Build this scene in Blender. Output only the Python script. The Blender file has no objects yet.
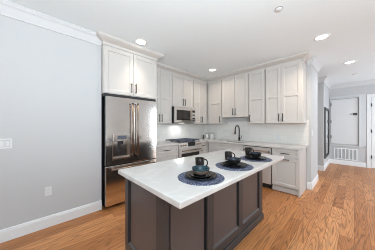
import bpy, bmesh, math, random
from mathutils import Vector, Matrix
C = bpy.context.scene.collection
S = bpy.context.scene
R = math.radians
random.seed(4)

# ------------------------------------------------------------------ camera
cam = bpy.data.cameras.new('camera'); cam.sensor_width = 36; cam.lens = 160 / 375 * 36; cam.clip_start = .02
camo = bpy.data.objects.new('camera', cam); C.objects.link(camo)
camo.location = (0, 0, 1.34); camo.rotation_euler = (R(90), 0, R(46.2)); S.camera = camo

# ------------------------------------------------------------------ light
w = bpy.data.worlds.new('daylight'); S.world = w; w.use_nodes = True
w.node_tree.nodes['Background'].inputs[0].default_value = (.85, .92, 1, 1)
w.node_tree.nodes['Background'].inputs[1].default_value = 1.0
S.view_settings.view_transform = 'Standard'; S.view_settings.look = 'None'
S.view_settings.exposure = -0.54; S.cycles.filter_width = 1.0; S.view_settings.gamma = 1.0; S.view_settings.use_curve_mapping = False

def area(name, loc, rot, sx, sy, energy, col):
    l = bpy.data.lights.new(name, 'AREA'); l.shape = 'RECTANGLE'; l.size = sx; l.size_y = sy; l.energy = energy; l.color = col
    o = bpy.data.objects.new(name, l); C.objects.link(o); o.location = loc; o.rotation_euler = rot
    return o
# daylight in the two windows of the living side (behind the camera and across the room), their lamps tilted up to brighten the ceiling
area('window_daylight', (.4, -3.0, 1.30), (R(128), 0, 0), 4.0, 2.0, 55, (.88, .95, 1))
area('window_daylight', (3.0, .35, 1.30), (R(128), 0, R(90)), 3.7, 2.0, 46, (.82, .94, 1))
area('window_daylight', (3.0, 6.03, 1.16), (R(92), 0, R(90)), 1.45, 2.2, 135, (.82, .92, 1))
# the photographer's flash, bounced off the ceiling from behind the camera
flash = area('bounce_flash', (.85, -.55, 1.72), (R(180-34), 0, R(40)), .5, .5, 215, (.84, .95, 1)); flash.data.spread = R(165)
CAN_POWER = 4; CAN_COL = (1, .86, .70)

# ------------------------------------------------------------------ materials
def mat(name, col, rough=.5, metal=0, spec=.5, coat=0):
    m = bpy.data.materials.new(name); m.use_nodes = True
    b = m.node_tree.nodes['Principled BSDF']
    b.inputs['Base Color'].default_value = (*col, 1); b.inputs['Roughness'].default_value = rough
    b.inputs['Metallic'].default_value = metal; b.inputs['Specular IOR Level'].default_value = spec
    b.inputs['Coat Weight'].default_value = coat
    return m
def nd(m, t, **kw):
    n = m.node_tree.nodes.new(t)
    for k, v in kw.items(): setattr(n, k, v)
    return n
def ln(m, a, b): m.node_tree.links.new(a, b)
def noisy(m, scale, amount, stretch=(1, 1, 1), bump=0, detail=4, coord='Position', rough_amt=0):
    """slight tonal noise multiplied on the base colour, optional bump"""
    b = m.node_tree.nodes['Principled BSDF']; col = b.inputs['Base Color'].default_value[:]
    g = nd(m, 'ShaderNodeNewGeometry'); mp = nd(m, 'ShaderNodeMapping'); mp.inputs['Scale'].default_value = stretch
    if coord == 'Object':
        tc = nd(m, 'ShaderNodeTexCoord'); ln(m, tc.outputs['Object'], mp.inputs['Vector'])
    else: ln(m, g.outputs['Position'], mp.inputs['Vector'])
    n = nd(m, 'ShaderNodeTexNoise'); n.inputs['Scale'].default_value = scale; n.inputs['Detail'].default_value = detail
    ln(m, mp.outputs[0], n.inputs['Vector'])
    r = nd(m, 'ShaderNodeMapRange'); r.inputs[3].default_value = 1 - amount; r.inputs[4].default_value = 1 + amount
    ln(m, n.outputs[0], r.inputs[0])
    mx = nd(m, 'ShaderNodeMix', data_type='RGBA', blend_type='MULTIPLY'); mx.inputs[0].default_value = 1
    mx.inputs[6].default_value = col; ln(m, r.outputs[0], mx.inputs[7]); ln(m, mx.outputs[2], b.inputs['Base Color'])
    if bump:
        bp = nd(m, 'ShaderNodeBump'); bp.inputs['Strength'].default_value = bump; bp.inputs['Distance'].default_value = .01
        ln(m, n.outputs[0], bp.inputs['Height']); ln(m, bp.outputs[0], b.inputs['Normal'])
    return m

WALL = noisy(mat('painted_wall', (.53, .535, .545), .75), 40, .012, bump=.02)
CEIL = noisy(mat('painted_ceiling', (.83, .89, .925), .85), 30, .01)
CROWN = noisy(mat('crown_paint', (.61, .62, .635), .6), 25, .01)
TRIM = noisy(mat('painted_trim', (.80, .81, .825), .45), 25, .01)
CAB = noisy(mat('cabinet_paint', (.57, .54, .515), .42), 12, .012)
CABIN = mat('cabinet_inside', (.45, .42, .39), .6)
ISL = noisy(mat('island_paint', (.084, .070, .069), .30), 6, .10, (1, 1, .3))
ISLF = noisy(mat('island_frame_paint', (.040, .038, .040), .36), 6, .08, (1, 1, .3))
STEEL = mat('brushed_steel', (.76, .73, .70), .13, 1); noisy(STEEL, 25, .02, (1, 1, .02))
SATIN = noisy(mat('satin_steel', (.66, .63, .61), .42, .55), 25, .02, (1, 1, .02))
STEELH = mat('handle_steel', (.30, .235, .19), .3, 1); noisy(STEELH, 20, .03)
DSTEEL = mat('dark_steel', (.05, .05, .055), .4, .6); noisy(DSTEEL, 30, .05)
BRONZE = noisy(mat('black_bronze_pull', (.035, .03, .028), .38, .7), 30, .08)
BLACK = noisy(mat('black_plastic', (.012, .012, .013), .4), 30, .06)
GLASSB = noisy(mat('black_glass', (.018, .014, .013), .08, 0, .6), 10, .05)
IRON = noisy(mat('cast_iron', (.045, .053, .078), .28), 60, .1)
GREYP = noisy(mat('grey_plastic', (.33, .33, .34), .4), 20, .03)
DISPLAY = noisy(mat('display_glass', (.10, .11, .14), .15), 20, .03)
WPLAST = noisy(mat('white_plastic', (.70, .705, .71), .35), 20, .01)
SLOT = noisy(mat('slot_grey', (.25, .25, .26), .5), 20, .03)
GAP = noisy(mat('gap_shadow_gasket', (.02, .02, .02), .7), 20, .03)
VENTD = noisy(mat('vent_duct', (.27, .275, .285), .6), 20, .03)
PLATE = noisy(mat('black_glaze', (.010, .010, .011), .05, 0, .18), 20, .1)
DARKIN = noisy(mat('midnight_glaze', (.010, .017, .028), .12, 0, .3), 20, .3)
DARKB = noisy(mat('black_bowl_glaze', (.014, .013, .014), .15, 0, .25), 20, .2)
BOWLO = noisy(mat('taupe_glaze', (.13, .10, .08), .18, 0, .3), 25, .25)
BOWLI = noisy(mat('teal_glaze', (.010, .03, .042), .12, 0, .25), 18, .5); BAND = noisy(mat('deep_teal_band', (.010, .04, .055), .12, 0, .4), 40, .8)
MUG = noisy(mat('smoky_glaze', (.014, .010, .008), .14, 0, .2), 15, .35)
CERAM = noisy(mat('white_ceramic', (.74, .72, .69), .25), 20, .02)
MIRROR = noisy(mat('mirror_glass', (.88, .9, .9), .02, 1), 5, .005)

def counter_mat():
    m = mat('quartz', (.80, .775, .755), .2, 0, .35)
    b = m.node_tree.nodes['Principled BSDF']
    g = nd(m, 'ShaderNodeNewGeometry')
    n = nd(m, 'ShaderNodeTexNoise'); n.inputs['Scale'].default_value = 1.1; n.inputs['Detail'].default_value = 6; n.inputs['Distortion'].default_value = 1.2
    ln(m, g.outputs['Position'], n.inputs['Vector'])
    r = nd(m, 'ShaderNodeValToRGB'); e = r.color_ramp.elements
    e[0].position = .47; e[0].color = (.56, .535, .52, 1); e[1].position = .53; e[1].color = (.56, .535, .52, 1)
    x = r.color_ramp.elements.new(.5); x.color = (.60, .58, .565, 1)
    ln(m, n.outputs[0], r.inputs[0])
    s = nd(m, 'ShaderNodeTexNoise'); s.inputs['Scale'].default_value = 220; ln(m, g.outputs['Position'], s.inputs['Vector'])
    mr = nd(m, 'ShaderNodeMapRange'); mr.inputs[3].default_value = .96; mr.inputs[4].default_value = 1.03; ln(m, s.outputs[0], mr.inputs[0])
    mx = nd(m, 'ShaderNodeMix', data_type='RGBA', blend_type='MULTIPLY'); mx.inputs[0].default_value = 1
    ln(m, r.outputs[0], mx.inputs[6]); ln(m, mr.outputs[0], mx.inputs[7]); ln(m, mx.outputs[2], b.inputs['Base Color'])
    return m
COUNTER = counter_mat()

def floor_mat():
    m = mat('oak_planks', (.4, .2, .1), .36, 0, .3)
    b = m.node_tree.nodes['Principled BSDF']
    g = nd(m, 'ShaderNodeNewGeometry'); sp = nd(m, 'ShaderNodeSeparateXYZ'); ln(m, g.outputs['Position'], sp.inputs[0])
    cb = nd(m, 'ShaderNodeCombineXYZ'); ln(m, sp.outputs['Y'], cb.inputs[0]); ln(m, sp.outputs['X'], cb.inputs[1])
    br = nd(m, 'ShaderNodeTexBrick'); br.offset = .37; br.offset_frequency = 2
    for k, v in (('Scale', 1), ('Mortar Size', .0014), ('Mortar Smooth', .3), ('Bias', 0), ('Brick Width', 1.35), ('Row Height', .127)): br.inputs[k].default_value = v
    br.inputs['Color1'].default_value = (0, 0, 0, 1); br.inputs['Color2'].default_value = (1, 1, 1, 1); br.inputs['Mortar'].default_value = (.5, .5, .5, 1)
    ln(m, cb.outputs[0], br.inputs['Vector'])
    # per-plank offset so that the grain breaks at each board
    mul = nd(m, 'ShaderNodeVectorMath', operation='MULTIPLY'); mul.inputs[1].default_value = (7.3, 3.1, 11.7); ln(m, br.outputs['Color'], mul.inputs[0])
    add = nd(m, 'ShaderNodeVectorMath', operation='ADD'); ln(m, cb.outputs[0], add.inputs[0]); ln(m, mul.outputs[0], add.inputs[1])
    mp = nd(m, 'ShaderNodeMapping'); mp.inputs['Scale'].default_value = (.55, 6.5, 1); ln(m, add.outputs[0], mp.inputs['Vector'])
    big = nd(m, 'ShaderNodeTexNoise'); big.inputs['Scale'].default_value = 1.3; big.inputs['Detail'].default_value = .8; ln(m, mp.outputs[0], big.inputs['Vector'])
    rg = nd(m, 'ShaderNodeMath', operation='MULTIPLY'); rg.inputs[1].default_value = 15; ln(m, big.outputs[0], rg.inputs[0])
    fr = nd(m, 'ShaderNodeMath', operation='PINGPONG'); fr.inputs[1].default_value = .5; ln(m, rg.outputs[0], fr.inputs[0])
    rings = nd(m, 'ShaderNodeMapRange'); rings.inputs[1].default_value = 0; rings.inputs[2].default_value = .25; rings.inputs[3].default_value = .56; rings.inputs[4].default_value = 1.03; ln(m, fr.outputs[0], rings.inputs[0])
    mp2 = nd(m, 'ShaderNodeMapping'); mp2.inputs['Scale'].default_value = (3, 90, 1); ln(m, add.outputs[0], mp2.inputs['Vector'])
    fine = nd(m, 'ShaderNodeTexNoise'); fine.inputs['Scale'].default_value = 2; fine.inputs['Detail'].default_value = 5; ln(m, mp2.outputs[0], fine.inputs['Vector'])
    fm = nd(m, 'ShaderNodeMapRange'); fm.inputs[1].default_value = .3; fm.inputs[2].default_value = .7; fm.inputs[3].default_value = .68; fm.inputs[4].default_value = 1.22; ln(m, fine.outputs[0], fm.inputs[0])
    tone = nd(m, 'ShaderNodeValToRGB'); e = tone.color_ramp.elements
    e[0].position = 0; e[0].color = (.40, .155, .05, 1); e[1].position = 1; e[1].color = (.62, .29, .12, 1)
    x = tone.color_ramp.elements.new(.5); x.color = (.51, .215, .078, 1)
    ln(m, br.outputs['Color'], tone.inputs[0])
    a = nd(m, 'ShaderNodeMix', data_type='RGBA', blend_type='MULTIPLY'); a.inputs[0].default_value = 1; ln(m, tone.outputs[0], a.inputs[6]); ln(m, rings.outputs[0], a.inputs[7])
    c = nd(m, 'ShaderNodeMix', data_type='RGBA', blend_type='MULTIPLY'); c.inputs[0].default_value = 1; ln(m, a.outputs[2], c.inputs[6]); ln(m, fm.outputs[0], c.inputs[7])
    d = nd(m, 'ShaderNodeMix', data_type='RGBA'); ln(m, br.outputs['Fac'], d.inputs[0]); ln(m, c.outputs[2], d.inputs[6]); d.inputs[7].default_value = (.10, .045, .02, 1)
    ln(m, d.outputs[2], b.inputs['Base Color'])
    bp = nd(m, 'ShaderNodeBump'); bp.inputs['Strength'].default_value = .12; bp.inputs['Distance'].default_value = .003; ln(m, fine.outputs[0], bp.inputs['Height']); ln(m, bp.outputs[0], b.inputs['Normal'])
    return m
FLOOR = floor_mat()

def tile_mat(axis):
    m = mat('subway_tile_' + axis, (.66, .64, .615), .22, 0, .45)
    b = m.node_tree.nodes['Principled BSDF']
    g = nd(m, 'ShaderNodeNewGeometry'); sp = nd(m, 'ShaderNodeSeparateXYZ'); ln(m, g.outputs['Position'], sp.inputs[0])
    cb = nd(m, 'ShaderNodeCombineXYZ'); ln(m, sp.outputs[axis], cb.inputs[0]); ln(m, sp.outputs['Z'], cb.inputs[1])
    br = nd(m, 'ShaderNodeTexBrick')
    for k, v in (('Scale', 1), ('Mortar Size', .002), ('Mortar Smooth', .4), ('Brick Width', .30), ('Row Height', .10)): br.inputs[k].default_value = v
    br.inputs['Color1'].default_value = (.78, .755, .725, 1); br.inputs['Color2'].default_value = (.745, .72, .69, 1); br.inputs['Mortar'].default_value = (.64, .63, .61, 1)
    ln(m, cb.outputs[0], br.inputs['Vector']); ln(m, br.outputs['Color'], b.inputs['Base Color'])
    return m
TILEX, TILEY = tile_mat('X'), tile_mat('Y')

def mat_weave():
    m = mat('navy_weave', (.03, .04, .11), .75)
    b = m.node_tree.nodes['Principled BSDF']
    tc = nd(m, 'ShaderNodeTexCoord')
    n = nd(m, 'ShaderNodeTexVoronoi'); n.inputs['Scale'].default_value = 95; ln(m, tc.outputs['Object'], n.inputs['Vector'])
    r = nd(m, 'ShaderNodeValToRGB'); e = r.color_ramp.elements
    e[0].position = .1; e[0].color = (.24, .27, .38, 1); e[1].position = .6; e[1].color = (.018, .024, .055, 1)
    ln(m, n.outputs['Distance'], r.inputs[0]); ln(m, r.outputs[0], b.inputs['Base Color'])
    bp = nd(m, 'ShaderNodeBump'); bp.inputs['Strength'].default_value = .5; bp.inputs['Distance'].default_value = .003; bp.invert = True
    ln(m, n.outputs['Distance'], bp.inputs['Height']); ln(m, bp.outputs[0], b.inputs['Normal'])
    return m
WEAVE = mat_weave()
LENS = mat('lamp_lens', (.9, .9, .9), .4)
LENS.node_tree.nodes['Principled BSDF'].inputs['Emission Color'].default_value = (1, .97, .92, 1)
LENS.node_tree.nodes['Principled BSDF'].inputs['Emission Strength'].default_value = 8

# ------------------------------------------------------------------ mesh helpers
class MB:
    def __init__(s): s.b = bmesh.new()
    def box(s, x0, x1, y0, y1, z0, z1):
        v = [s.b.verts.new(p) for p in ((x0,y0,z0),(x1,y0,z0),(x1,y1,z0),(x0,y1,z0),(x0,y0,z1),(x1,y0,z1),(x1,y1,z1),(x0,y1,z1))]
        for f in ((0,3,2,1),(4,5,6,7),(0,1,5,4),(1,2,6,5),(2,3,7,6),(3,0,4,7)): s.b.faces.new([v[i] for i in f])
        return s
    def quad(s, *p): s.b.faces.new([s.b.verts.new(q) for q in p]); return s
    def lathe(s, prof, c=(0, 0, 0), axis='Z', n=32, smooth=True):
        rings = []
        for r, h in prof:
            ring = []
            for k in range(n if r > 1e-6 else 1):
                a = 2 * math.pi * k / n; u, v = r * math.cos(a), r * math.sin(a)
                p = {'Z': (u, v, h), 'X': (h, u, v), 'Y': (v, h, u)}[axis]
                ring.append(s.b.verts.new((c[0]+p[0], c[1]+p[1], c[2]+p[2])))
            rings.append(ring)
        for a, b in zip(rings, rings[1:]):
            for k in range(n):
                q = [a[k % len(a)], a[(k+1) % len(a)], b[(k+1) % len(b)], b[k % len(b)]]
                q2 = []
                for x in q:
                    if x not in q2: q2.append(x)
                if len(q2) > 2:
                    try: f = s.b.faces.new(q2); f.smooth = smooth
                    except ValueError: pass
        return s
    def cyl(s, c, r, h, axis='Z', n=24): return s.lathe([(0, 0), (r, 0), (r, h), (0, h)], c, axis, n, smooth=False)
    def tube(s, pts, r, n=10):
        pts = [Vector(p) for p in pts]; rings = []
        up = Vector((0, 0, 1))
        t0 = (pts[1]-pts[0]).normalized()
        nrm = t0.orthogonal().normalized()
        for i, p in enumerate(pts):
            t = (pts[min(i+1, len(pts)-1)] - pts[max(i-1, 0)]).normalized()
            nrm = (nrm - t * nrm.dot(t)).normalized(); bn = t.cross(nrm)
            rr = r[i] if isinstance(r, (list, tuple)) else r
            rings.append([s.b.verts.new(p + (nrm*math.cos(2*math.pi*k/n) + bn*math.sin(2*math.pi*k/n))*rr) for k in range(n)])
        for a, b in zip(rings, rings[1:]):
            for k in range(n): s.b.faces.new((a[k], a[(k+1)%n], b[(k+1)%n], b[k])).smooth = True
        s.b.faces.new(rings[0][::-1]); s.b.faces.new(rings[-1])
        return s
    def prism(s, poly, f0, f1):
        """poly: list of 2-D points; f0/f1 map a 2-D point to 3-D at the two ends (mitres allowed)"""
        a = [s.b.verts.new(f0(*p)) for p in poly]; b = [s.b.verts.new(f1(*p)) for p in poly]; n = len(poly)
        for k in range(n): s.b.faces.new((a[k], a[(k+1)%n], b[(k+1)%n], b[k]))
        s.b.faces.new(a[::-1]); s.b.faces.new(b)
        return s
    def plate(s, rects, holes, z0, z1):
        """slab over a union of rectangles minus holes, one watertight skin"""
        xs = sorted({v for r in rects+holes for v in r[:2]}); ys = sorted({v for r in rects+holes for v in r[2:]})
        inside = lambda x, y: any(r[0] < x < r[1] and r[2] < y < r[3] for r in rects) and not any(r[0] < x < r[1] and r[2] < y < r[3] for r in holes)
        vt = {}
        def V(i, j, z):
            if (i, j, z) not in vt: vt[i, j, z] = s.b.verts.new((xs[i], ys[j], z))
            return vt[i, j, z]
        on = {(i, j) for i in range(len(xs)-1) for j in range(len(ys)-1) if inside((xs[i]+xs[i+1])/2, (ys[j]+ys[j+1])/2)}
        for i, j in on:
            s.b.faces.new((V(i,j,z1), V(i+1,j,z1), V(i+1,j+1,z1), V(i,j+1,z1)))
            s.b.faces.new((V(i,j+1,z0), V(i+1,j+1,z0), V(i+1,j,z0), V(i,j,z0)))
            for di, dj, a, b in ((0,-1,(i,j),(i+1,j)), (1,0,(i+1,j),(i+1,j+1)), (0,1,(i+1,j+1),(i,j+1)), (-1,0,(i,j+1),(i,j))):
                if (i+di, j+dj) not in on: s.b.faces.new((V(*a,z0), V(*b,z0), V(*b,z1), V(*a,z1)))
        return s

def obj(name, mb, m, parent=None, bevel=0, seg=2):
    b = mb.b; bmesh.ops.recalc_face_normals(b, faces=b.faces)
    off = Vector((0, 0, 0)); p = parent
    while p: off += p.location; p = p.parent
    bmesh.ops.translate(b, verts=b.verts, vec=-off)
    me = bpy.data.meshes.new(name); b.to_mesh(me); b.free(); me.materials.append(m)
    o = bpy.data.objects.new(name, me); C.objects.link(o); o.parent = parent
    if bevel:
        md = o.modifiers.new('edge', 'BEVEL'); md.width = bevel; md.segments = seg; md.limit_method = 'ANGLE'; md.angle_limit = R(40)
    return o
def tag(o, label, cat, group=None):
    o['label'] = label; o['category'] = cat
    if group: o['group'] = group
    return o
def thing(name, loc, label, cat, group=None):
    o = bpy.data.objects.new(name, None); o.empty_display_size = .1; C.objects.link(o); o.location = loc
    return tag(o, label, cat, group)
def struct(name, mb, m, parent=None, bevel=0):
    o = obj(name, mb, m, parent, bevel)
    if not parent: o['kind'] = 'structure'
    return o
def dup(root, loc, label, group=None):
    r = root.copy(); C.objects.link(r); r.location = loc; r['label'] = label
    if group: r['group'] = group
    for ch in list(root.children):
        c = ch.copy(); C.objects.link(c); c.parent = r
        for g in ch.children:
            d = g.copy(); C.objects.link(d); d.parent = c
    return r

# local frames: 'E' faces +X (u runs along +Y), 'S' faces -Y (u runs along +X)
def P(face, front, u, v, w):
    return (front + w, u, v) if face == 'E' else (u, front - w, v)
def fbox(mb, face, front, u0, u1, v0, v1, w0, w1):
    a = P(face, front, u0, v0, w0); b = P(face, front, u1, v1, w1)
    return mb.box(min(a[0],b[0]), max(a[0],b[0]), min(a[1],b[1]), max(a[1],b[1]), min(a[2],b[2]), max(a[2],b[2]))
def shaker(face, front, u0, u1, v0, v1, t=.02, rail=.057, mids=(), rec=.012):
    """framed door or drawer front with recessed panels; front = plane of its outer face"""
    mb = MB()
    fbox(mb, face, front, u0, u0+rail, v0, v1, -t, 0); fbox(mb, face, front, u1-rail, u1, v0, v1, -t, 0)
    ed = [v0] + [x for mv in mids for x in (mv-rail/2, mv+rail/2)] + [v1]
    fbox(mb, face, front, u0+rail, u1-rail, v0, v0+rail, -t, 0); fbox(mb, face, front, u0+rail, u1-rail, v1-rail, v1, -t, 0)
    for mv in mids: fbox(mb, face, front, u0+rail, u1-rail, mv-rail/2, mv+rail/2, -t, 0)
    ops = []; lo = v0+rail
    for mv in mids: ops.append((lo, mv-rail/2)); lo = mv+rail/2
    ops.append((lo, v1-rail))
    for a, b in ops:
        s = .009; A, B = u0+rail, u1-rail
        o = [(A,a),(B,a),(B,b),(A,b)]; i = [(A+s,a+s),(B-s,a+s),(B-s,b-s),(A+s,b-s)]
        for k in range(4):
            q = (k+1) % 4
            mb.quad(P(face,front,*o[k],-.002), P(face,front,*o[q],-.002), P(face,front,*i[q],-rec), P(face,front,*i[k],-rec))
        mb.quad(*[P(face,front,*p,-rec) for p in i])
    return mb
def pull(face, front, u, v, L, vertical=True, r=.0075, out=.03):
    mb = MB()
    if vertical:
        mb.tube([P(face,front,u,v-L/2,out), P(face,front,u,v+L/2,out)], r)
        for s in (-1, 1): mb.tube([P(face,front,u,v+s*L*.4,0), P(face,front,u,v+s*L*.4,out)], r*.85)
    else:
        mb.tube([P(face,front,u-L/2,v,out), P(face,front,u+L/2,v,out)], r)
        for s in (-1, 1): mb.tube([P(face,front,u+s*L*.4,v,0), P(face,front,u+s*L*.4,v,out)], r*.85)
    return mb

# ------------------------------------------------------------------ room shell
H = 2.74
XL, XK, YB, XH, YE, XR, YF = -2.79, -3.45, 4.15, -.62, 7.55, 3.2, -3.2
struct('floor', MB().box(-3.6, XR+.15, YF-.15, YE+.15, -.1, 0), FLOOR)
struct('ceiling', MB().box(-3.6, XR+.15, YF-.15, YE+.15, H, H+.1), CEIL)
struct('wall_left', MB().box(-3.6, XL, YF-.15, .775, 0, H), WALL)
struct('wall_kitchen', MB().box(-3.6, XK, .775, YB, 0, H), WALL)
struct('wall_back', MB().box(-3.6, XH, YB, 4.98, 0, H), WALL)
struct('wall_passage', MB().box(-2.4, -2.25, 4.98, 6.1, 0, H), WALL)
struct('wall_hall', MB().box(-2.4, XH, 6.1, YE, 0, H), WALL)
struct('wall_end', MB().box(-2.4, XR+.15, YE, YE+.15, 0, H), WALL)
wr = MB()   # window wall across the room: openings y -1.6..2.3 and 5.25..6.8, z .25..2.45
for a in ((XR, XR+.15, YF, -1.6, 0, H), (XR, XR+.15, 2.3, 5.25, 0, H), (XR, XR+.15, 6.8, YE, 0, H), (XR, XR+.15, 5.25, 6.8, 0, .04), (XR, XR+.15, 5.25, 6.8, 2.45, H), (XR, XR+.15, -1.6, 2.3, 0, .25), (XR, XR+.15, -1.6, 2.3, 2.45, H)): wr.box(*a)
struct('wall_right', wr, CEIL)
wf = MB()
for a in ((XL, -1.6, YF-.15, YF, 0, H), (2.4, XR+.15, YF-.15, YF, 0, H), (-1.6, 2.4, YF-.15, YF, 0, .25), (-1.6, 2.4, YF-.15, YF, 2.45, H)): wf.box(*a)
struct('wall_front', wf, WALL)
wn = MB(); wn.box(XR-.01, XR+.01, -1.6, 2.3, .25, .31).box(XR-.01, XR+.01, -1.6, 2.3, 2.39, 2.45)
for y in (-1.6, -.32, .96, 2.24): wn.box(XR-.01, XR+.01, y, y+.06, .31, 2.39)
struct('window_1', wn, TRIM)
wn = MB(); wn.box(XR-.01, XR+.01, 5.25, 6.8, .04, .10).box(XR-.01, XR+.01, 5.25, 6.8, 2.39, 2.45)
for y in (5.25, 6.0, 6.74): wn.box(XR-.01, XR+.01, y, y+.06, .10, 2.39)
struct('window_3', wn, TRIM)
wn = MB(); wn.box(-1.6, 2.4, YF-.01, YF+.01, .25, .31).box(-1.6, 2.4, YF-.01, YF+.01, 2.39, 2.45)
for x in (-1.6, -.29, 1.03, 2.34): wn.box(x, x+.06, YF-.01, YF+.01, .31, 2.39)
struct('window_2', wn, TRIM)

# baseboards: profile (out, z)
BB = [(0, 0), (.016, 0), (.016, .115), (.012, .125), (.012, .137), (.006, .145), (0, .145)]
def bb_x(mb, X, y0, y1, s=1, m0=0, m1=0):   # on a wall facing s*X
    mb.prism(BB, lambda o, z: (X+s*o, y0+m0*o, z), lambda o, z: (X+s*o, y1+m1*o, z))
def bb_y(mb, Y, x0, x1, m0=0, m1=0):        # on a wall facing -Y
    mb.prism(BB, lambda o, z: (x0+m0*o, Y-o, z), lambda o, z: (x1+m1*o, Y-o, z))
m = MB(); bb_x(m, XL, YF, .775); struct('baseboard_left', m, TRIM)
m = MB(); bb_y(m, YB, -.69, XH, 0, 1); bb_x(m, XH, YB, 4.98, 1, -1, 0); struct('baseboard_back', m, TRIM)
m = MB(); bb_y(m, 6.1, -2.25, XH, 0, 1); bb_x(m, XH, 6.1, YE, 1, -1, -1); struct('baseboard_hall', m, TRIM)
m = MB(); bb_y(m, YE, XH, .26, 1, 0); struct('baseboard_end', m, TRIM)

# wall crown: profile (out, z)
CR = [(0, 2.595), (.012, 2.597), (.014, 2.612), (.03, 2.64), (.055, 2.685), (.075, 2.705), (.078, 2.72), (.085, 2.722), (.085, H), (0, H)]
def cr_x(mb, X, y0, y1, m0=0, m1=0, s=1): mb.prism(CR, lambda o, z: (X+s*o, y0+m0*o, z), lambda o, z: (X+s*o, y1+m1*o, z))
def cr_y(mb, Y, x0, x1, m0=0, m1=0): mb.prism(CR, lambda o, z: (x0+m0*o, Y-o, z), lambda o, z: (x1+m1*o, Y-o, z))
m = MB(); cr_x(m, XL, YF, .775); struct('trim_1', m, CROWN)
m = MB(); cr_y(m, YB, -.685, XH, 0, 1); cr_x(m, XH, YB, 4.98, -1, 0); struct('trim_2', m, CROWN)
m = MB(); cr_y(m, 6.1, -2.25, XH, 0, 1); cr_x(m, XH, 6.1, YE, -1, -1); struct('trim_3', m, CROWN)
m = MB(); cr_y(m, YE, XH, XR, 1, 0); struct('trim_4', m, CROWN)

# tiled backsplash
struct('wall_backsplash', MB().box(-3.449, -.66, YB-.010, YB+.0, .914, 1.44), TILEX)
struct('wall_backsplash_range', MB().box(XK, XK+.010, 1.76, YB-.011, .914, 1.44), TILEY)

# ------------------------------------------------------------------ hall end: access door, vent, room door
d = MB()   # flat casing with a stepped reveal round the raised access door
d.box(-.60, .26, YE-.018, YE, 2.235, 2.33).box(-.60, .125, YE-.06, YE-.018, 2.228, 2.252).box(.10, .26, YE-.018, YE, .665, 2.235).box(.10, .125, YE-.06, YE-.018, .665, 2.228).box(-.60, -.58, YE-.018, YE, .665, 2.235)
d.box(-.60, .19, YE-.035, YE, .625, .665)
struct('trim_5', d, CROWN, bevel=.002)
d1 = struct('door_1', MB().box(-.572, .085, YE-.028, YE-.004, .70, 2.215), noisy(mat('access_door_paint', (.66, .665, .675), .45), 20, .01), bevel=.003)
for z in (2.05, 1.46, .93): obj('hinge', MB().box(-.578, -.555, YE-.036, YE-.026, z-.05, z+.05), BLACK, d1)
lk = thing('keypad_lock', (.01, YE-.028, 1.69), 'small black keypad lock on the hall access door', 'lock')
obj('faceplate', MB().box(-.03, .062, YE-.045, YE-.028, 1.655, 1.73), BLACK, lk, .004)
obj('latch', MB().box(-.10, -.035, YE-.040, YE-.028, 1.67, 1.715), GREYP, lk, .004)
vt = thing('air_return_grille', (-.21, YE, .36), 'white slatted air return grille low on the hall end wall', 'vent')
fr = MB(); fr.box(-.49, .07, YE-.016, YE, .175, .20).box(-.49, .07, YE-.016, YE, .53, .555)
for k in range(7): fr.box(-.49+k*.0893, -.49+k*.0893+.024, YE-.016, YE, .20, .53)
obj('frame', fr, TRIM, vt)
obj('backing', MB().box(-.47, .06, YE-.003, YE-.0005, .19, .54), VENTD, vt)
sl = MB()
for k in range(22):
    z = .205 + k*.015; sl.quad((-.48, YE-.012, z), (.06, YE-.012, z), (.06, YE-.007, z+.005), (-.48, YE-.007, z+.005))
o = obj('slats', sl, TRIM, vt); o['kind'] = 'stuff'
cs = MB(); cs.box(.27, .365, YE-.02, YE, 0, 2.30).box(.365, 1.20, YE-.02, YE, 2.205, 2.30).box(1.20, 1.295, YE-.02, YE, 0, 2.30)
struct('trim_6', cs, TRIM, bevel=.003)
d2 = struct('door_2', shaker('S', YE-.012, .372, 1.193, .01, 2.20, .01, .11, (1.0,), .006), TRIM)
for z in (1.96, 1.15, .35): obj('hinge', MB().box(.358, .38, YE-.03, YE-.012, z-.05, z+.05), BLACK, d2)

# framed mirror on the hall wall
mr = thing('wall_mirror', (XH, 6.74, .34), 'tall black framed mirror hanging on the hall wall', 'mirror')
fm = MB(); y0, y1, z0, z1 = 6.22, 7.26, .34, 1.87
fm.box(XH, XH+.03, y0, y0+.07, z0, z1).box(XH, XH+.03, y1-.07, y1, z0, z1).box(XH, XH+.03, y0+.07, y1-.07, z0, z0+.07).box(XH, XH+.03, y0+.07, y1-.07, z1-.07, z1)
obj('frame', fm, BLACK, mr, .004)
obj('glass', MB().box(XH+.004, XH+.012, y0+.07, y1-.07, z0+.07, z1-.07), MIRROR, mr)

# ------------------------------------------------------------------ switches and outlets
def rocker_plate(name, face, front, u, v, gangs, label, cat, rocker='rocker'):
    r = thing(name, P(face, front, u, v, 0), label, cat)
    wd = .072 + .046*(gangs-1)
    obj('cover_plate', fbox(MB(), face, front, u-wd/2, u+wd/2, v-.058, v+.058, 0, .007), WPLAST, r, .003)
    for k in range(gangs):
        c = u + (k-(gangs-1)/2)*.046
        if rocker == 'rocker':
            obj('rocker_gap_shade', fbox(MB(), face, front, c-.0205, c+.0205, v-.0375, v+.0375, .007, .0078), GREYP, r)  # grey rim colours in the shade of the gap round the rocker
            obj('rocker', fbox(MB(), face, front, c-.017, c+.017, v-.034, v+.034, .0078, .0115), WPLAST, r, .003)
        else:
            for s in (-1, 1):
                so = obj('socket', fbox(MB(), face, front, c-.017, c+.017, v+s*.022-.014, v+s*.022+.014, .007, .009), WPLAST, r, .003)
                so2 = MB()
                for q in (-.006, .006): fbox(so2, face, front, c+q-.0015, c+q+.0015, v+s*.022-.003, v+s*.022+.006, .009, .0095)
                obj('slot', so2, SLOT, so)
    return r
rocker_plate('light_switch', 'E', XL, -.245, 1.125, 2, 'white double rocker light switch on the bare grey wall', 'light switch')
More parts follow.
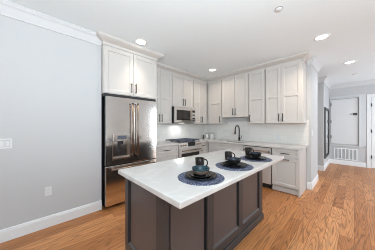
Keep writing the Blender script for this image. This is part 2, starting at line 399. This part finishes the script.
rocker_plate('wall_outlet', 'E', XL, .135, .47, 1, 'white outlet low on the bare grey wall above the baseboard', 'outlet', 'socket')
rocker_plate('wall_outlet', 'S', YB-.010, -1.245, 1.06, 1, 'white outlet on the backsplash above the dishwasher', 'outlet', 'socket')
rocker_plate('wall_outlet', 'S', YB-.010, -2.72, 1.12, 1, 'pale outlet on the backsplash between the canisters and the faucet', 'outlet', 'socket')
rocker_plate('wall_outlet', 'E', XK+.010, 3.40, 1.12, 1, 'pale outlet on the backsplash just past the range', 'outlet', 'socket')
rocker_plate('light_switch', 'E', XH, 4.25, 1.17, 2, 'white double switch on the wall end past the kitchen counter', 'light switch')

# ------------------------------------------------------------------ ceiling fittings
def can(x, y, label, power=CAN_POWER, spread=70, col=CAN_COL):
    t = thing('ceiling_light', (x, y, H), label, 'ceiling light', 'recessed ceiling lights')
    obj('trim_ring', MB().lathe([(.078, -.001), (.082, -.008), (.10, -.006), (.104, 0)], (x, y, H)), TRIM, t)
    obj('lens', MB().lathe([(0, -.004), (.07, -.004), (.08, -.001)], (x, y, H)), LENS, t)
    l = bpy.data.lights.new('lamp', 'AREA'); l.shape = 'DISK'; l.size = .15; l.energy = power; l.spread = R(spread); l.color = col
    lo = bpy.data.objects.new('lamp', l); C.objects.link(lo); lo.parent = t; lo.location = (0, 0, -.012)
can(-2.49, 1.30, 'round recessed ceiling light in front of the fridge cabinet')
can(-2.50, 3.27, 'round recessed ceiling light over the corner by the microwave', 7, 150)
can(-.36, 3.31, 'round recessed ceiling light out from the end of the sink cabinets', 17, 140)
can(-.07, 5.07, 'round recessed ceiling light in the hall', 10, 150, (.93, .97, 1))
for i, (x, y, r_, lb) in enumerate(((-.63, 2.13, .038, 'white sprinkler cap on the ceiling above the island'), (.01, 6.36, .04, 'white sprinkler cap on the hall ceiling'))):
    t = thing('sprinkler_cap', (x, y, H), lb, 'sprinkler')
    obj('cover', MB().lathe([(0, -.012), (r_*.9, -.012), (r_, -.009), (r_, -.005)], (x, y, H)), TRIM, t)
    obj('ring', MB().lathe([(r_*1.0, -.004), (r_*1.16, -.004), (r_*1.2, 0)], (x, y, H)), SLOT, t)

# ------------------------------------------------------------------ fridge and the cabinet over it
FX = -2.68
fr = thing('refrigerator', (-3.05, 1.265, 0), 'stainless french door refrigerator with water dispenser', 'refrigerator')
Y0, Y1, YM = .805, 1.73, 1.268
obj('body', MB().box(-3.42, FX-.075, Y0+.006, Y1-.006, .03, 1.785), BLACK, fr)
obj('toe_grille', MB().box(-3.40, FX-.09, Y0+.02, Y1-.02, 0, .05), BLACK, fr)
zt = 1.795; zs = .695
dx0, dx1, dz0, dz1 = .905, 1.205, .775, 1.195      # dispenser in the first door
ld = MB()
for a in ((Y0, dx0, zs, zt), (dx1, YM-.003, zs, zt), (dx0, dx1, zs, dz0), (dx0, dx1, dz1, zt)): ld.box(FX-.07, FX, a[0], a[1], a[2], a[3])
ldo = obj('door', ld, STEEL, fr)
rdo = obj('door', MB().box(FX-.07, FX, YM+.003, Y1, zs, zt), STEEL, fr, .006)
obj('gap_shade_strip', MB().box(FX-.30, FX-.022, Y0-.02, Y1-.003, 1.7955, 1.843), BLACK, fr, .003)  # black filler standing in for the shade in the slot above the fridge
fdo = obj('freezer_drawer', MB().box(FX-.07, FX, Y0, Y1, .05, zs-.015), STEEL, fr, .006)
for dd, y in ((ldo, 1.222), (rdo, 1.315)):
    h = MB().tube([(FX+.055, y, .80), (FX+.055, y, 1.70)], .0125, 14)
    for z in (.83, 1.67): h.tube([(FX, y, z), (FX+.055, y, z)], .011, 10)
    ho = obj('handle', h, STEELH, dd)
    for z in (.785, 1.695): obj('end_cap', MB().cyl((FX+.055, y, z), .0135, .02), BLACK, ho)
h = MB().tube([(FX+.06, Y0+.07, .635), (FX+.06, Y1-.07, .635)], .013, 14)
for y in (Y0+.11, Y1-.11): h.tube([(FX, y, .635), (FX+.06, y, .635)], .012, 10)
obj('handle', h, STEELH, fdo)
dp = MB(); dpb = MB().box(FX-.068, FX-.06, dx0, dx1, dz0, dz1)
dp.plate([(FX-.06, FX+.004, dx0, dx1)], [(FX-.05, FX+.0, dx0+.012, dx1-.012)], dz0, dz0+.01)
for a in ((dx0, dx0+.012), (dx1-.012, dx1)): dp.box(FX-.06, FX+.004, a[0], a[1], dz0+.01, dz1)
dpo = obj('water_dispenser', dp, STEELH, ldo)
obj('back_plate', dpb, STEEL, dpo)
obj('control_panel', MB().box(FX-.06, FX+.012, dx0+.012, dx1-.012, dz1-.12, dz1), STEEL, dpo, .004)
obj('display', MB().box(FX+.012, FX+.014, dx0+.075, dx1-.075, dz1-.09, dz1-.03), DISPLAY, dpo)
obj('drip_tray', MB().box(FX-.06, FX+.018, dx0+.002, dx1-.002, dz0, dz0+.03), STEELH, dpo, .004)
obj('nozzle', MB().box(FX-.05, FX-.02, 1.02, 1.045, dz0+.14, dz1-.12).box(FX-.05, FX-.03, 1.045, 1.09, dz0+.24, dz1-.12), BLACK, dpo)

CRC = [(0, 2.605), (.014, 2.606), (.016, 2.622), (.010, 2.626), (.012, 2.648), (.030, 2.660), (.070, 2.680), (.098, 2.702), (.102, 2.716), (.102, H-.001), (0, H-.001)]
fc = thing('wall_cabinet', (-3.05, 1.265, 1.84), 'cream two-door wall cabinet above the fridge', 'cabinet')
obj('body', MB().box(XK+.001, -2.72, .782, 1.757, 1.845, H-.002), CAB, fc)
for y0, y1 in ((1.738, 1.757),): obj('end_panel', MB().box(XK+.001, -2.72, y0, y1, 0, 1.845), CAB, fc)
cm = MB()
cm.prism(CRC, lambda o, z: (-2.72+o, .782-o, z), lambda o, z: (-2.72+o, 1.757+o, z))
cm.prism(CRC, lambda o, z: (-2.78, .782-o, z), lambda o, z: (-2.72+o, .782-o, z))
cm.prism(CRC, lambda o, z: (-3.12+.102, 1.757+o, z), lambda o, z: (-2.72+o, 1.757+o, z))
obj('crown', cm, CAB, fc)
for u0, u1, hu in ((.79, 1.263, 1.225), (1.269, 1.745, 1.307)):
    dd = obj('door', shaker('E', -2.70, u0, u1, 1.855, 2.585), CAB, fc, .0015)
    obj('handle', pull('E', -2.70, hu, 1.98, .16), BRONZE, dd)

# ------------------------------------------------------------------ wall cabinets
U, V = -3.10, 3.80         # door planes of the range run and the sink run
TOP = 2.605
def wall_cab(face, u0, u1, z0, doors, label, mids=(), body=None):
    """doors: list of (u0, u1, handle u, handle v)"""
    front = U if face == 'E' else V
    loc = ((XK+U)/2, (u0+u1)/2, z0) if face == 'E' else ((u0+u1)/2, (V+YB)/2, z0)
    t = thing('wall_cabinet', loc, label, 'cabinet')
    b = MB()
    if face == 'E': b.box(XK+.001, U-.021, body[0] if body else u0+.004, body[1] if body else u1-.004, z0, TOP+.01)
    else: b.box(body[0] if body else u0+.005, body[1] if body else u1-(.005 if u1 < -.7 else 0), V+.021, YB-.001, z0, TOP+.01)
    obj('body', b, CAB, t)
    for a, c, hu, hv in doors:
        dd = obj('door', shaker(face, front, a, c, z0+.004, TOP, mids=mids), CAB, t, .0015)
        obj('handle', pull(face, front, hu, hv, .17), BRONZE, dd)
    return t
wall_cab('E', 1.760, 2.444, 1.375, [(1.766, 2.097, 2.066, 1.50), (2.105, 2.436, 2.136, 1.50)], 'tall cream wall cabinet between the fridge and the microwave', (1.975,))
wall_cab('E', 2.446, 3.208, 1.803, [(2.464, 2.831, 2.80, 1.93), (2.839, 3.196, 2.87, 1.93)], 'cream two-door wall cabinet above the microwave')
wall_cab('E', 3.210, 3.800, 1.375, [(3.220, 3.519, 3.488, 1.50), (3.527, 3.775, 3.556, 1.50)], 'cream two-door corner wall cabinet past the microwave', (1.975,), (3.210, 4.14))
wall_cab('S', -3.09, -2.585, 1.375, [(-3.02, -2.592, -2.626, 1.50)], 'cream single-door wall cabinet in the corner beside the sink cabinet', (1.975,))
wall_cab('S', -2.583, -1.798, 1.545, [(-2.570, -2.187, -2.222, 1.69), (-2.179, -1.812, -2.144, 1.69)], 'short cream two-door wall cabinet above the sink')
wall_cab('S', -1.796, -1.412, 1.375, [(-1.784, -1.422, -1.757, 1.50)], 'cream single-door wall cabinet above the dishwasher', (1.965,))
e = wall_cab('S', -1.410, -.695, 1.375, [(-1.398, -1.086, -1.118, 1.50), (-1.078, -.722, -1.046, 1.50)], 'cream two-door wall cabinet at the free end by the hall', (1.965,))
m = MB()   # cabinet crown running round the corner and returning at the free end
m.prism(CRC, lambda o, z: (U-.02+o, 1.860, z), lambda o, z: (U-.02+o, V+.02-o, z))
m.prism(CRC, lambda o, z: (U-.02+o, V+.02-o, z), lambda o, z: (-.695+o, V+.02-o, z))
m.prism(CRC, lambda o, z: (-.695+o, V+.02-o, z), lambda o, z: (-.695+o, YB-.088, z))
m.box(XK+.001, U-.021, 1.76, 4.14, TOP+.011, H-.002).box(U-.020, -.695, V+.021, YB-.001, TOP+.011, H-.002)
tag(obj('crown_molding', m, CAB), 'cream crown molding running round the corner over the wall cabinets', 'crown molding')

# ------------------------------------------------------------------ microwave
mw = thing('microwave', (-3.2, 2.83, 1.385), 'stainless microwave mounted over the range', 'microwave')
MX = -3.02; a, b, z0, z1 = 2.452, 3.202, 1.388, 1.795
obj('body', MB().box(XK+.001, MX-.025, a, b, z0, z1), BLACK, mw)
dr = obj('door', MB().box(MX-.024, MX, a+.012, b-.155, z0+.01, z1), STEEL, mw, .003)
obj('window', MB().box(MX, MX+.003, a+.075, b-.205, z0+.075, z1-.075), GLASSB, dr, .002)
obj('handle', MB().tube([(MX+.03, b-.175, z0+.06), (MX+.03, b-.175, z1-.06)], .009, 12).tube([(MX, b-.175, z0+.09), (MX+.03, b-.175, z0+.09)], .007).tube([(MX, b-.175, z1-.09), (MX+.03, b-.175, z1-.09)], .007), STEELH, dr)
pn = obj('control_panel', MB().box(MX-.024, MX, b-.152, b-.002, z0+.01, z1), STEEL, mw, .003)
obj('display', MB().box(MX, MX+.002, b-.125, b-.025, z1-.12, z1-.06), GLASSB, pn)
for r_ in range(4): obj('button', MB().box(MX, MX+.002, b-.12, b-.03, z0+.07+r_*.045, z0+.10+r_*.045), GLASSB if r_ != 2 else GREYP, pn)

tl = obj('cooktop_light', MB().box(-3.24, -3.14, 2.76, 2.90, 1.3865, 1.3885), LENS, mw)
l = bpy.data.lights.new('cooktop_lamp', 'AREA'); l.shape = 'RECTANGLE'; l.size = .1; l.size_y = .3; l.energy = 3.5; l.color = (.93, .97, 1)
lo = bpy.data.objects.new('cooktop_lamp', l); C.objects.link(lo); lo.parent = mw; lo.location = (-.06, 0, -.008); lo.rotation_euler = (0, R(-12), 0)

# ------------------------------------------------------------------ base cabinets
BX, BY = -2.855, 3.535     # door planes
def base_box(face, u0, u1, ends=(0, 0)):
    b = MB()
    if face == 'E': b.box(XK+.001, BX-.021, u0, u1, .10, .8745).box(XK+.001, BX-.075, u0, u1, 0, .10)
    else: b.box(u0, u1, BY+.021, YB-.001, .125, .8745).box(u0, u1, BY+.085, YB-.001, 0, .125)
    return b
def drawer(t, face, u0, u1, z0, z1, L=.16, name='drawer', hz=None, rail=.045):
    f = BX if face == 'E' else BY
    dd = obj(name, shaker(face, f, u0, u1, z0, z1, rail=rail), CAB, t, .0015)
    obj('handle', pull(face, f, (u0+u1)/2, hz or (z0+z1)/2, L, False), BRONZE, dd)
t = thing('base_cabinet', (-3.15, 2.1, 0), 'cream base cabinet of drawers between fridge and range', 'cabinet')
obj('body', base_box('E', 1.760, 2.440), CAB, t)
drawer(t, 'E', 1.766, 2.434, .705, .862, .18); drawer(t, 'E', 1.766, 2.434, .415, .695, .18); drawer(t, 'E', 1.766, 2.434, .115, .405, .18)
t = thing('base_cabinet', (-3.15, 3.38, 0), 'narrow cream corner base cabinet past the range', 'cabinet')
obj('body', base_box('E', 3.216, 4.14), CAB, t)
drawer(t, 'E', 3.222, 3.47, .705, .862, .13)
dd = obj('door', shaker('E', BX, 3.222, 3.47, .130, .695), CAB, t, .0015); obj('handle', MB().lathe([(.006, 0), (.006, .012), (.014, .02), (.012, .028), (0, .03)], (BX, 3.26, .66), 'X', 16), BRONZE, dd)
t = thing('base_cabinet', (-2.2, 3.85, 0), 'cream base cabinet under the sink with a plain false drawer front', 'cabinet')
sb = MB().box(-2.834, -1.795, BY+.021, BY+.040, .10, .8745).box(-2.834, -2.81, BY+.04, YB-.001, .10, .8745).box(-1.815, -1.795, BY+.04, YB-.001, .10, .8745).box(-2.81, -1.815, BY+.04, YB-.001, .10, .12).box(-2.834, -1.795, BY+.075, YB-.001, 0, .10)
obj('body', sb, CAB, t)
obj('drawer_front', shaker('S', BY, -2.56, -1.80, .705, .862, rail=.045), CAB, t, .0015)
for u0, u1, hu in ((-2.56, -2.183, -2.22), (-2.177, -1.80, -2.14)):
    dd = obj('door', shaker('S', BY, u0, u1, .130, .695), CAB, t, .0015); obj('handle', pull('S', BY, hu, .60, .14), BRONZE, dd)
t = thing('base_cabinet', (-.94, 3.85, 0), 'cream base cabinet with one drawer and one door at the counter end', 'cabinet')
obj('body', base_box('S', -1.178, -.722), CAB, t)
obj('end_panel', MB().box(-.722, -.700, BY+.001, YB-.001, 0, .8745), CAB, t)
drawer(t, 'S', -1.172, -.703, .705, .862, .16)
dd = obj('door', shaker('S', BY, -1.172, -.703, .130, .695), CAB, t, .0015); obj('handle', pull('S', BY, -.94, .667, .15, False), BRONZE, dd)
obj('toe_kick', MB().box(-1.178, -.722, BY+.04, BY+.054, .012, .098), CAB, t)

dw = thing('dishwasher', (-1.487, 3.85, 0), 'stainless dishwasher in the sink run under the counter', 'dishwasher')
obj('body', MB().box(-1.785, -1.190, BY+.03, YB-.03, .10, .865), DSTEEL, dw)
obj('toe_kick', MB().box(-1.785, -1.190, BY+.07, BY+.09, 0, .10), BLACK, dw)
dr = obj('door', MB().box(-1.785, -1.194, BY, BY+.028, .105, .855), SATIN, dw, .003)
h = MB().tube([(-1.75, BY-.05, .785), (-1.225, BY-.05, .785)], .012, 12)
for x in (-1.71, -1.265): h.tube([(x, BY, .785), (x, BY-.05, .785)], .010)
ho = obj('handle', h, STEELH, dr)
for x in (-1.225, -1.772): obj('end_cap', MB().cyl((x, BY-.05, .785), .0125, .022, 'X'), BLACK, ho)

# ------------------------------------------------------------------ range
rg = thing('range', (-3.14, 2.83, 0), 'stainless gas range with black grates under the microwave', 'stove')
RX = -2.835; a, b = 2.446, 3.210
obj('body', MB().box(XK+.012, RX-.03, a, b, .06, .905), STEEL, rg)
obj('toe_kick', MB().box(XK+.05, RX-.08, a+.01, b-.01, 0, .06), BLACK, rg)
obj('cooktop', MB().box(XK+.012, RX+.01, a-.0, b+.0, .9055, .922), STEEL, rg, .003)
cp = obj('control_panel', MB().prism([(RX-.03, .80), (RX+.012, .80), (RX+.004, .903), (RX-.03, .903)], lambda p, q: (p, a, q), lambda p, q: (p, b, q)), SATIN, rg)
obj('display', MB().box(RX-.0, RX+.022, 2.73, 2.98, .815, .918), BLACK, cp, .004)
for y in (2.50, 2.57, 2.64, 3.05, 3.115, 3.17):
    kb = obj('knob', MB().lathe([(.024, 0), (.024, .006), (.018, .009), (.017, .032), (0, .034)], (RX+.008, y, .852), 'X', 18), STEELH, cp)
od = obj('oven_door', MB().box(RX-.029, RX+.008, a+.004, b-.004, .235, .792), SATIN, rg, .004)
obj('window', MB().box(RX+.008, RX+.011, a+.07, b-.07, .33, .655), GLASSB, od)
h = MB().tube([(RX+.06, a+.05, .725), (RX+.06, b-.05, .725)], .0125, 12)
for y in (a+.09, b-.09): h.tube([(RX, y, .725), (RX+.06, y, .725)], .010)
obj('handle', h, STEELH, od)
obj('drawer', MB().box(RX-.029, RX+.006, a+.004, b-.004, .07, .228), STEEL, rg, .004)
for k in range(3):
    g = MB(); y0 = a+.02+k*.243; y1 = y0+.236; x0, x1 = XK+.06, RX-.03
    for y in (y0, y1-.014, (y0+y1)/2-.007): g.box(x0, x1, y, y+.014, .945, .964)
    for x in (x0, x1-.014, x0+.19, x1-.20): g.box(x, x+.014, y0, y1, .945, .964)
    for x in (x0, x1-.014):
        for y in (y0, y1-.014): g.box(x, x+.014, y, y+.014, .922, .945)
    obj('grate', g, IRON, rg, .002)
for x, y in ((-3.25, 2.58), (-2.99, 2.58), (-3.12, 2.83), (-3.25, 3.08), (-2.99, 3.08)):
    obj('burner', MB().lathe([(.055, .922), (.05, .928), (.036, .929), (.034, .937), (0, .938)], (x, y, 0)), IRON, rg)

# ------------------------------------------------------------------ countertops, sink, faucet
tag(obj('countertop', MB().box(XK+.011, -2.83, 1.759, 2.443, .875, .914), COUNTER, None, .003), 'short white quartz countertop between fridge and range', 'countertop')
hole = [(-2.52, -1.84, 3.63, 4.0)]
tag(obj('countertop', MB().plate([(XK+.011, -2.83, 3.213, YB-.0105), (-2.83, -.672, 3.505, YB-.0105)], hole, .875, .914), COUNTER, None, .003), 'long white quartz countertop round the corner holding the sink', 'countertop')
sk = thing('sink', (-2.18, 3.815, .70), 'undermount stainless sink in the long countertop', 'sink')
s = MB(); x0, x1, y0, y1 = -2.53, -1.83, 3.62, 4.01
for q in ((x0-.005, x0+.008, y0, y1), (x1-.008, x1+.005, y0, y1), (x0, x1, y0-.005, y0+.008), (x0, x1, y1-.008, y1+.005)): s.box(*q, .68, .874)
s.box(x0, x1, y0, y1, .672, .682)
obj('basin', s, STEEL, sk); obj('drain', MB().lathe([(0, .685), (.03, .684), (.045, .688), (.05, .682)], (-2.18, 3.85, 0)), DSTEEL, sk)
fa = thing('faucet', (-2.185, 4.06, .914), 'matte black gooseneck faucet behind the sink', 'faucet')
fx, fy = -2.185, 4.06
pts = [(fx, fy, .914), (fx, fy, 1.22)] + [(fx, fy-.105+.105*math.cos(R(t_)), 1.22+.105*math.sin(R(t_))) for t_ in range(15, 181, 15)] + [(fx, fy-.212, 1.19)]
obj('spout', MB().tube(pts, .0135, 14), BLACK, fa)
obj('spray_head', MB().tube([(fx, fy-.212, 1.195), (fx, fy-.218, 1.10)], [.016, .019], 14), BLACK, fa)
obj('base', MB().lathe([(.03, 0), (.03, .006), (.024, .012), (.022, .10), (0, .10)], (fx, fy, .9142)), BLACK, fa)
obj('lever', MB().tube([(fx, fy, .985), (fx+.055, fy-.01, .985), (fx+.068, fy-.012, 1.0), (fx+.075, fy-.012, 1.06)], [.012, .011, .007, .006], 10), BLACK, fa)

# canisters in the corner
cn = thing('canister', (-3.10, 4.03, .914), 'wide white lidded canister in the counter corner', 'canister')
obj('jar', MB().lathe([(0, 0), (.062, 0), (.066, .006), (.066, .155), (.06, .16), (0, .16)], (-3.10, 4.03, .9142)), CERAM, cn)
obj('lid', MB().lathe([(.064, .161), (.066, .165), (.066, .178), (.05, .186), (0, .188)], (-3.10, 4.03, .9142)), GREYP, cn)
cn = thing('canister', (-3.235, 3.955, .914), 'slim white canister standing beside the wide one', 'canister')
obj('jar', MB().lathe([(0, 0), (.042, 0), (.045, .005), (.045, .145), (.04, .15), (0, .15)], (-3.235, 3.955, .9142)), CERAM, cn)
obj('lid', MB().lathe([(.043, .151), (.045, .155), (.045, .167), (.03, .173), (0, .174)], (-3.235, 3.955, .9142)), GREYP, cn)
sh = thing('pepper_mill', (-3.31, 3.87, .914), 'small dark pepper mill beside the canisters', 'mill')
obj('mill_body', MB().lathe([(0, 0), (.024, 0), (.025, .02), (.017, .05), (.02, .075), (0, .076)], (-3.31, 3.87, .9142)), DSTEEL, sh)
obj('cap', MB().lathe([(.018, .077), (.023, .09), (.018, .105), (.006, .112), (0, .113)], (-3.31, 3.87, .9142)), DSTEEL, sh)

# ------------------------------------------------------------------ island
isl = thing('kitchen_island', (-1.23, 1.5, 0), 'dark taupe panelled kitchen island under a white top', 'island')
ix0, ix1, iy0, iy1 = -1.545, -.91, .64, 2.36; iz = .8735
obj('body', MB().box(ix0+.02, ix1-.06, iy0+.06, iy1-.02, 0, iz), ISL, isl)
f = MB()   # stiles and rails standing proud of the panels
for y0, y1 in ((iy0, .695), (1.12, 1.21), (1.69, 1.78), (2.255, iy1)): f.box(ix1-.061, ix1, y0, y1, .175, .79)
f.box(ix1-.061, ix1, iy0, iy1, .79, iz).box(ix1-.061, ix1, iy0, iy1, 0, .175)
f.box(ix0, ix0+.065, iy0, iy0+.061, .22, .82).box(ix1-.092, ix1-.0612, iy0, iy0+.061, .22, .82)
f.box(ix0, ix1-.0612, iy0, iy0+.061, .82, iz).box(ix0, ix1-.0612, iy0, iy0+.061, 0, .22)
f.box(ix0, ix0+.021, iy0+.061, iy1, .10, iz)
f.box(ix0, ix1-.061, iy1-.021, iy1, 0, iz)
obj('panel_frame', f, ISLF, isl, .003)
g = .024
for y0, y1 in ((.695, 1.12), (1.21, 1.69), (1.78, 2.255)):
    p = MB().box(ix1-.040, ix1-.018, y0+g, y1-g, .175+.012, .785)
    p.prism([(ix1-.040, .175), (ix1-.001, .175), (ix1-.018, .188), (ix1-.040, .188)], lambda o, z: (o, y0+.002, z), lambda o, z: (o, y1-.002, z))
    obj('side_panel', p, ISL, isl, .002)
p = MB().box(ix0+.065+.02, ix1-.092-.024, iy0+.018, iy0+.040, .232, .815)
p.prism([(iy0+.040, .22), (iy0+.001, .22), (iy0+.018, .233), (iy0+.040, .233)], lambda o, z: (ix0+.067, o, z), lambda o, z: (ix1-.094, o, z))
obj('end_panel', p, ISL, isl, .002)
m = MB(); m.box(ix1, ix1+.012, iy0-.012, iy1+.012, 0, .085).box(ix0-.0, ix1, iy0-.012, iy0, 0, .085)
obj('base_molding', m, ISLF, isl, .004)
tag(obj('island_countertop', MB().box(-1.562, -.662, .578, 2.455, .874, .914), COUNTER, None, .006, ), 'white quartz slab topping the dark island', 'countertop')

# ------------------------------------------------------------------ place settings
MATS = [(-.87, .985), (-.867, 1.50), (-.862, 2.01)]
zc = .9142
cx, cy = MATS[0]
WHERE = ['on the island end by the camera', 'at the middle of the island', 'on the island end towards the sink']
WHERE = ['at the bare wall end of the island', 'at the middle of the island', 'at the sink end of the island']
prof = [(0, .003)]
for k in range(1, 19): prof += [(k*.0103, .0022 + .0022*(k % 2))]
prof += [(.190, .002), (.190, 0)]
pm = thing('placemat', (cx, cy, zc), 'round navy woven placemat ' + WHERE[0], 'placemat', 'navy placemats on the island')
obj('weave', MB().lathe(prof, (cx, cy, zc), n=64), WEAVE, pm)
zp = zc + .0046
dp = tag(obj('dinner_plate', MB().lathe([(0, 0), (.078, 0), (.083, .004), (.095, .006), (.128, .016), (.131, .019), (.127, .020), (.094, .0105), (.082, .008), (0, .0075)], (0, 0, 0), n=56), PLATE), 'large glossy black dinner plate ' + WHERE[0], 'plate', 'black dinner plates on the placemats')
dp.location = (cx, cy, zp)
sp = tag(obj('salad_plate', MB().lathe([(0, 0), (.055, 0), (.06, .004), (.098, .016), (.101, .019), (.097, .0195), (.06, .0085), (0, .0075)], n=48), PLATE), 'smaller black salad plate stacked under the bowl ' + WHERE[0], 'plate', 'black salad plates on the dinner plates')
sp.location = (cx, cy, zp + .0079)
zb = zp + .0158
bw = thing('bowl', (cx, cy, zb), 'taupe bowl with teal rim on plates ' + WHERE[0], 'bowl', 'bowls on the plates')
obj('outside', MB().lathe([(0, 0), (.036, 0), (.038, .005), (.055, .016), (.066, .032), (.0715, .056)], (cx, cy, zb), n=40), BOWLO, bw)
obj('inside', MB().lathe([(.0715, .056), (.0705, .059), (.068, .058), (.062, .034), (.05, .018), (.03, .009), (0, .008)], (cx, cy, zb), n=40), BOWLI, bw)
obj('glaze_band', MB().lathe([(.0702, .045), (.0722, .0455), (.0728, .056), (.0712, .059)], (cx, cy, zb), n=40), BAND, bw)
obj('foot', MB().lathe([(.0365, -.0), (.0385, .005), (.050, .0125), (.0495, .0135)], (cx, cy, zb), n=40), DARKB, bw)
mx, my = cx-.185, cy+.195
mg = thing('mug', (mx, my, zc), 'dark glazed mug behind the place setting ' + WHERE[0], 'mug', 'dark mugs on the island')
obj('cup', MB().lathe([(0, 0), (.034, 0), (.038, .004), (.043, .03), (.046, .10), (.0445, .102), (.043, .10), (.039, .02), (.033, .010), (0, .009)], (mx, my, zc), n=36), MUG, mg)
hd = Vector((.69, .72, 0)); c0 = Vector((mx, my, zc))
obj('handle', MB().tube([c0 + hd*(.042+.034*math.sin(R(a_))) + Vector((0, 0, .053+.036*math.cos(R(a_)))) for a_ in range(0, 181, 15)], .0062, 10), MUG, mg)
for k in (1, 2):
    dx, dy = MATS[k][0]-cx, MATS[k][1]-cy
    for o in (pm, dp, sp, bw, mg):
        l = o.location
        c = dup(o, (l.x+dx, l.y+dy, l.z), o['label'].replace(WHERE[0], WHERE[k]))
        if o is bw:   # these two bowls are glazed black outside
            c['label'] = 'dark bowl on stacked plates ' + WHERE[k]
            for ch in c.children:
                if ch.name.startswith(('outside', 'glaze_band', 'inside')):
                    ch.data = ch.data.copy(); ch.data.materials[0] = DARKIN if ch.name.startswith('inside') else DARKB
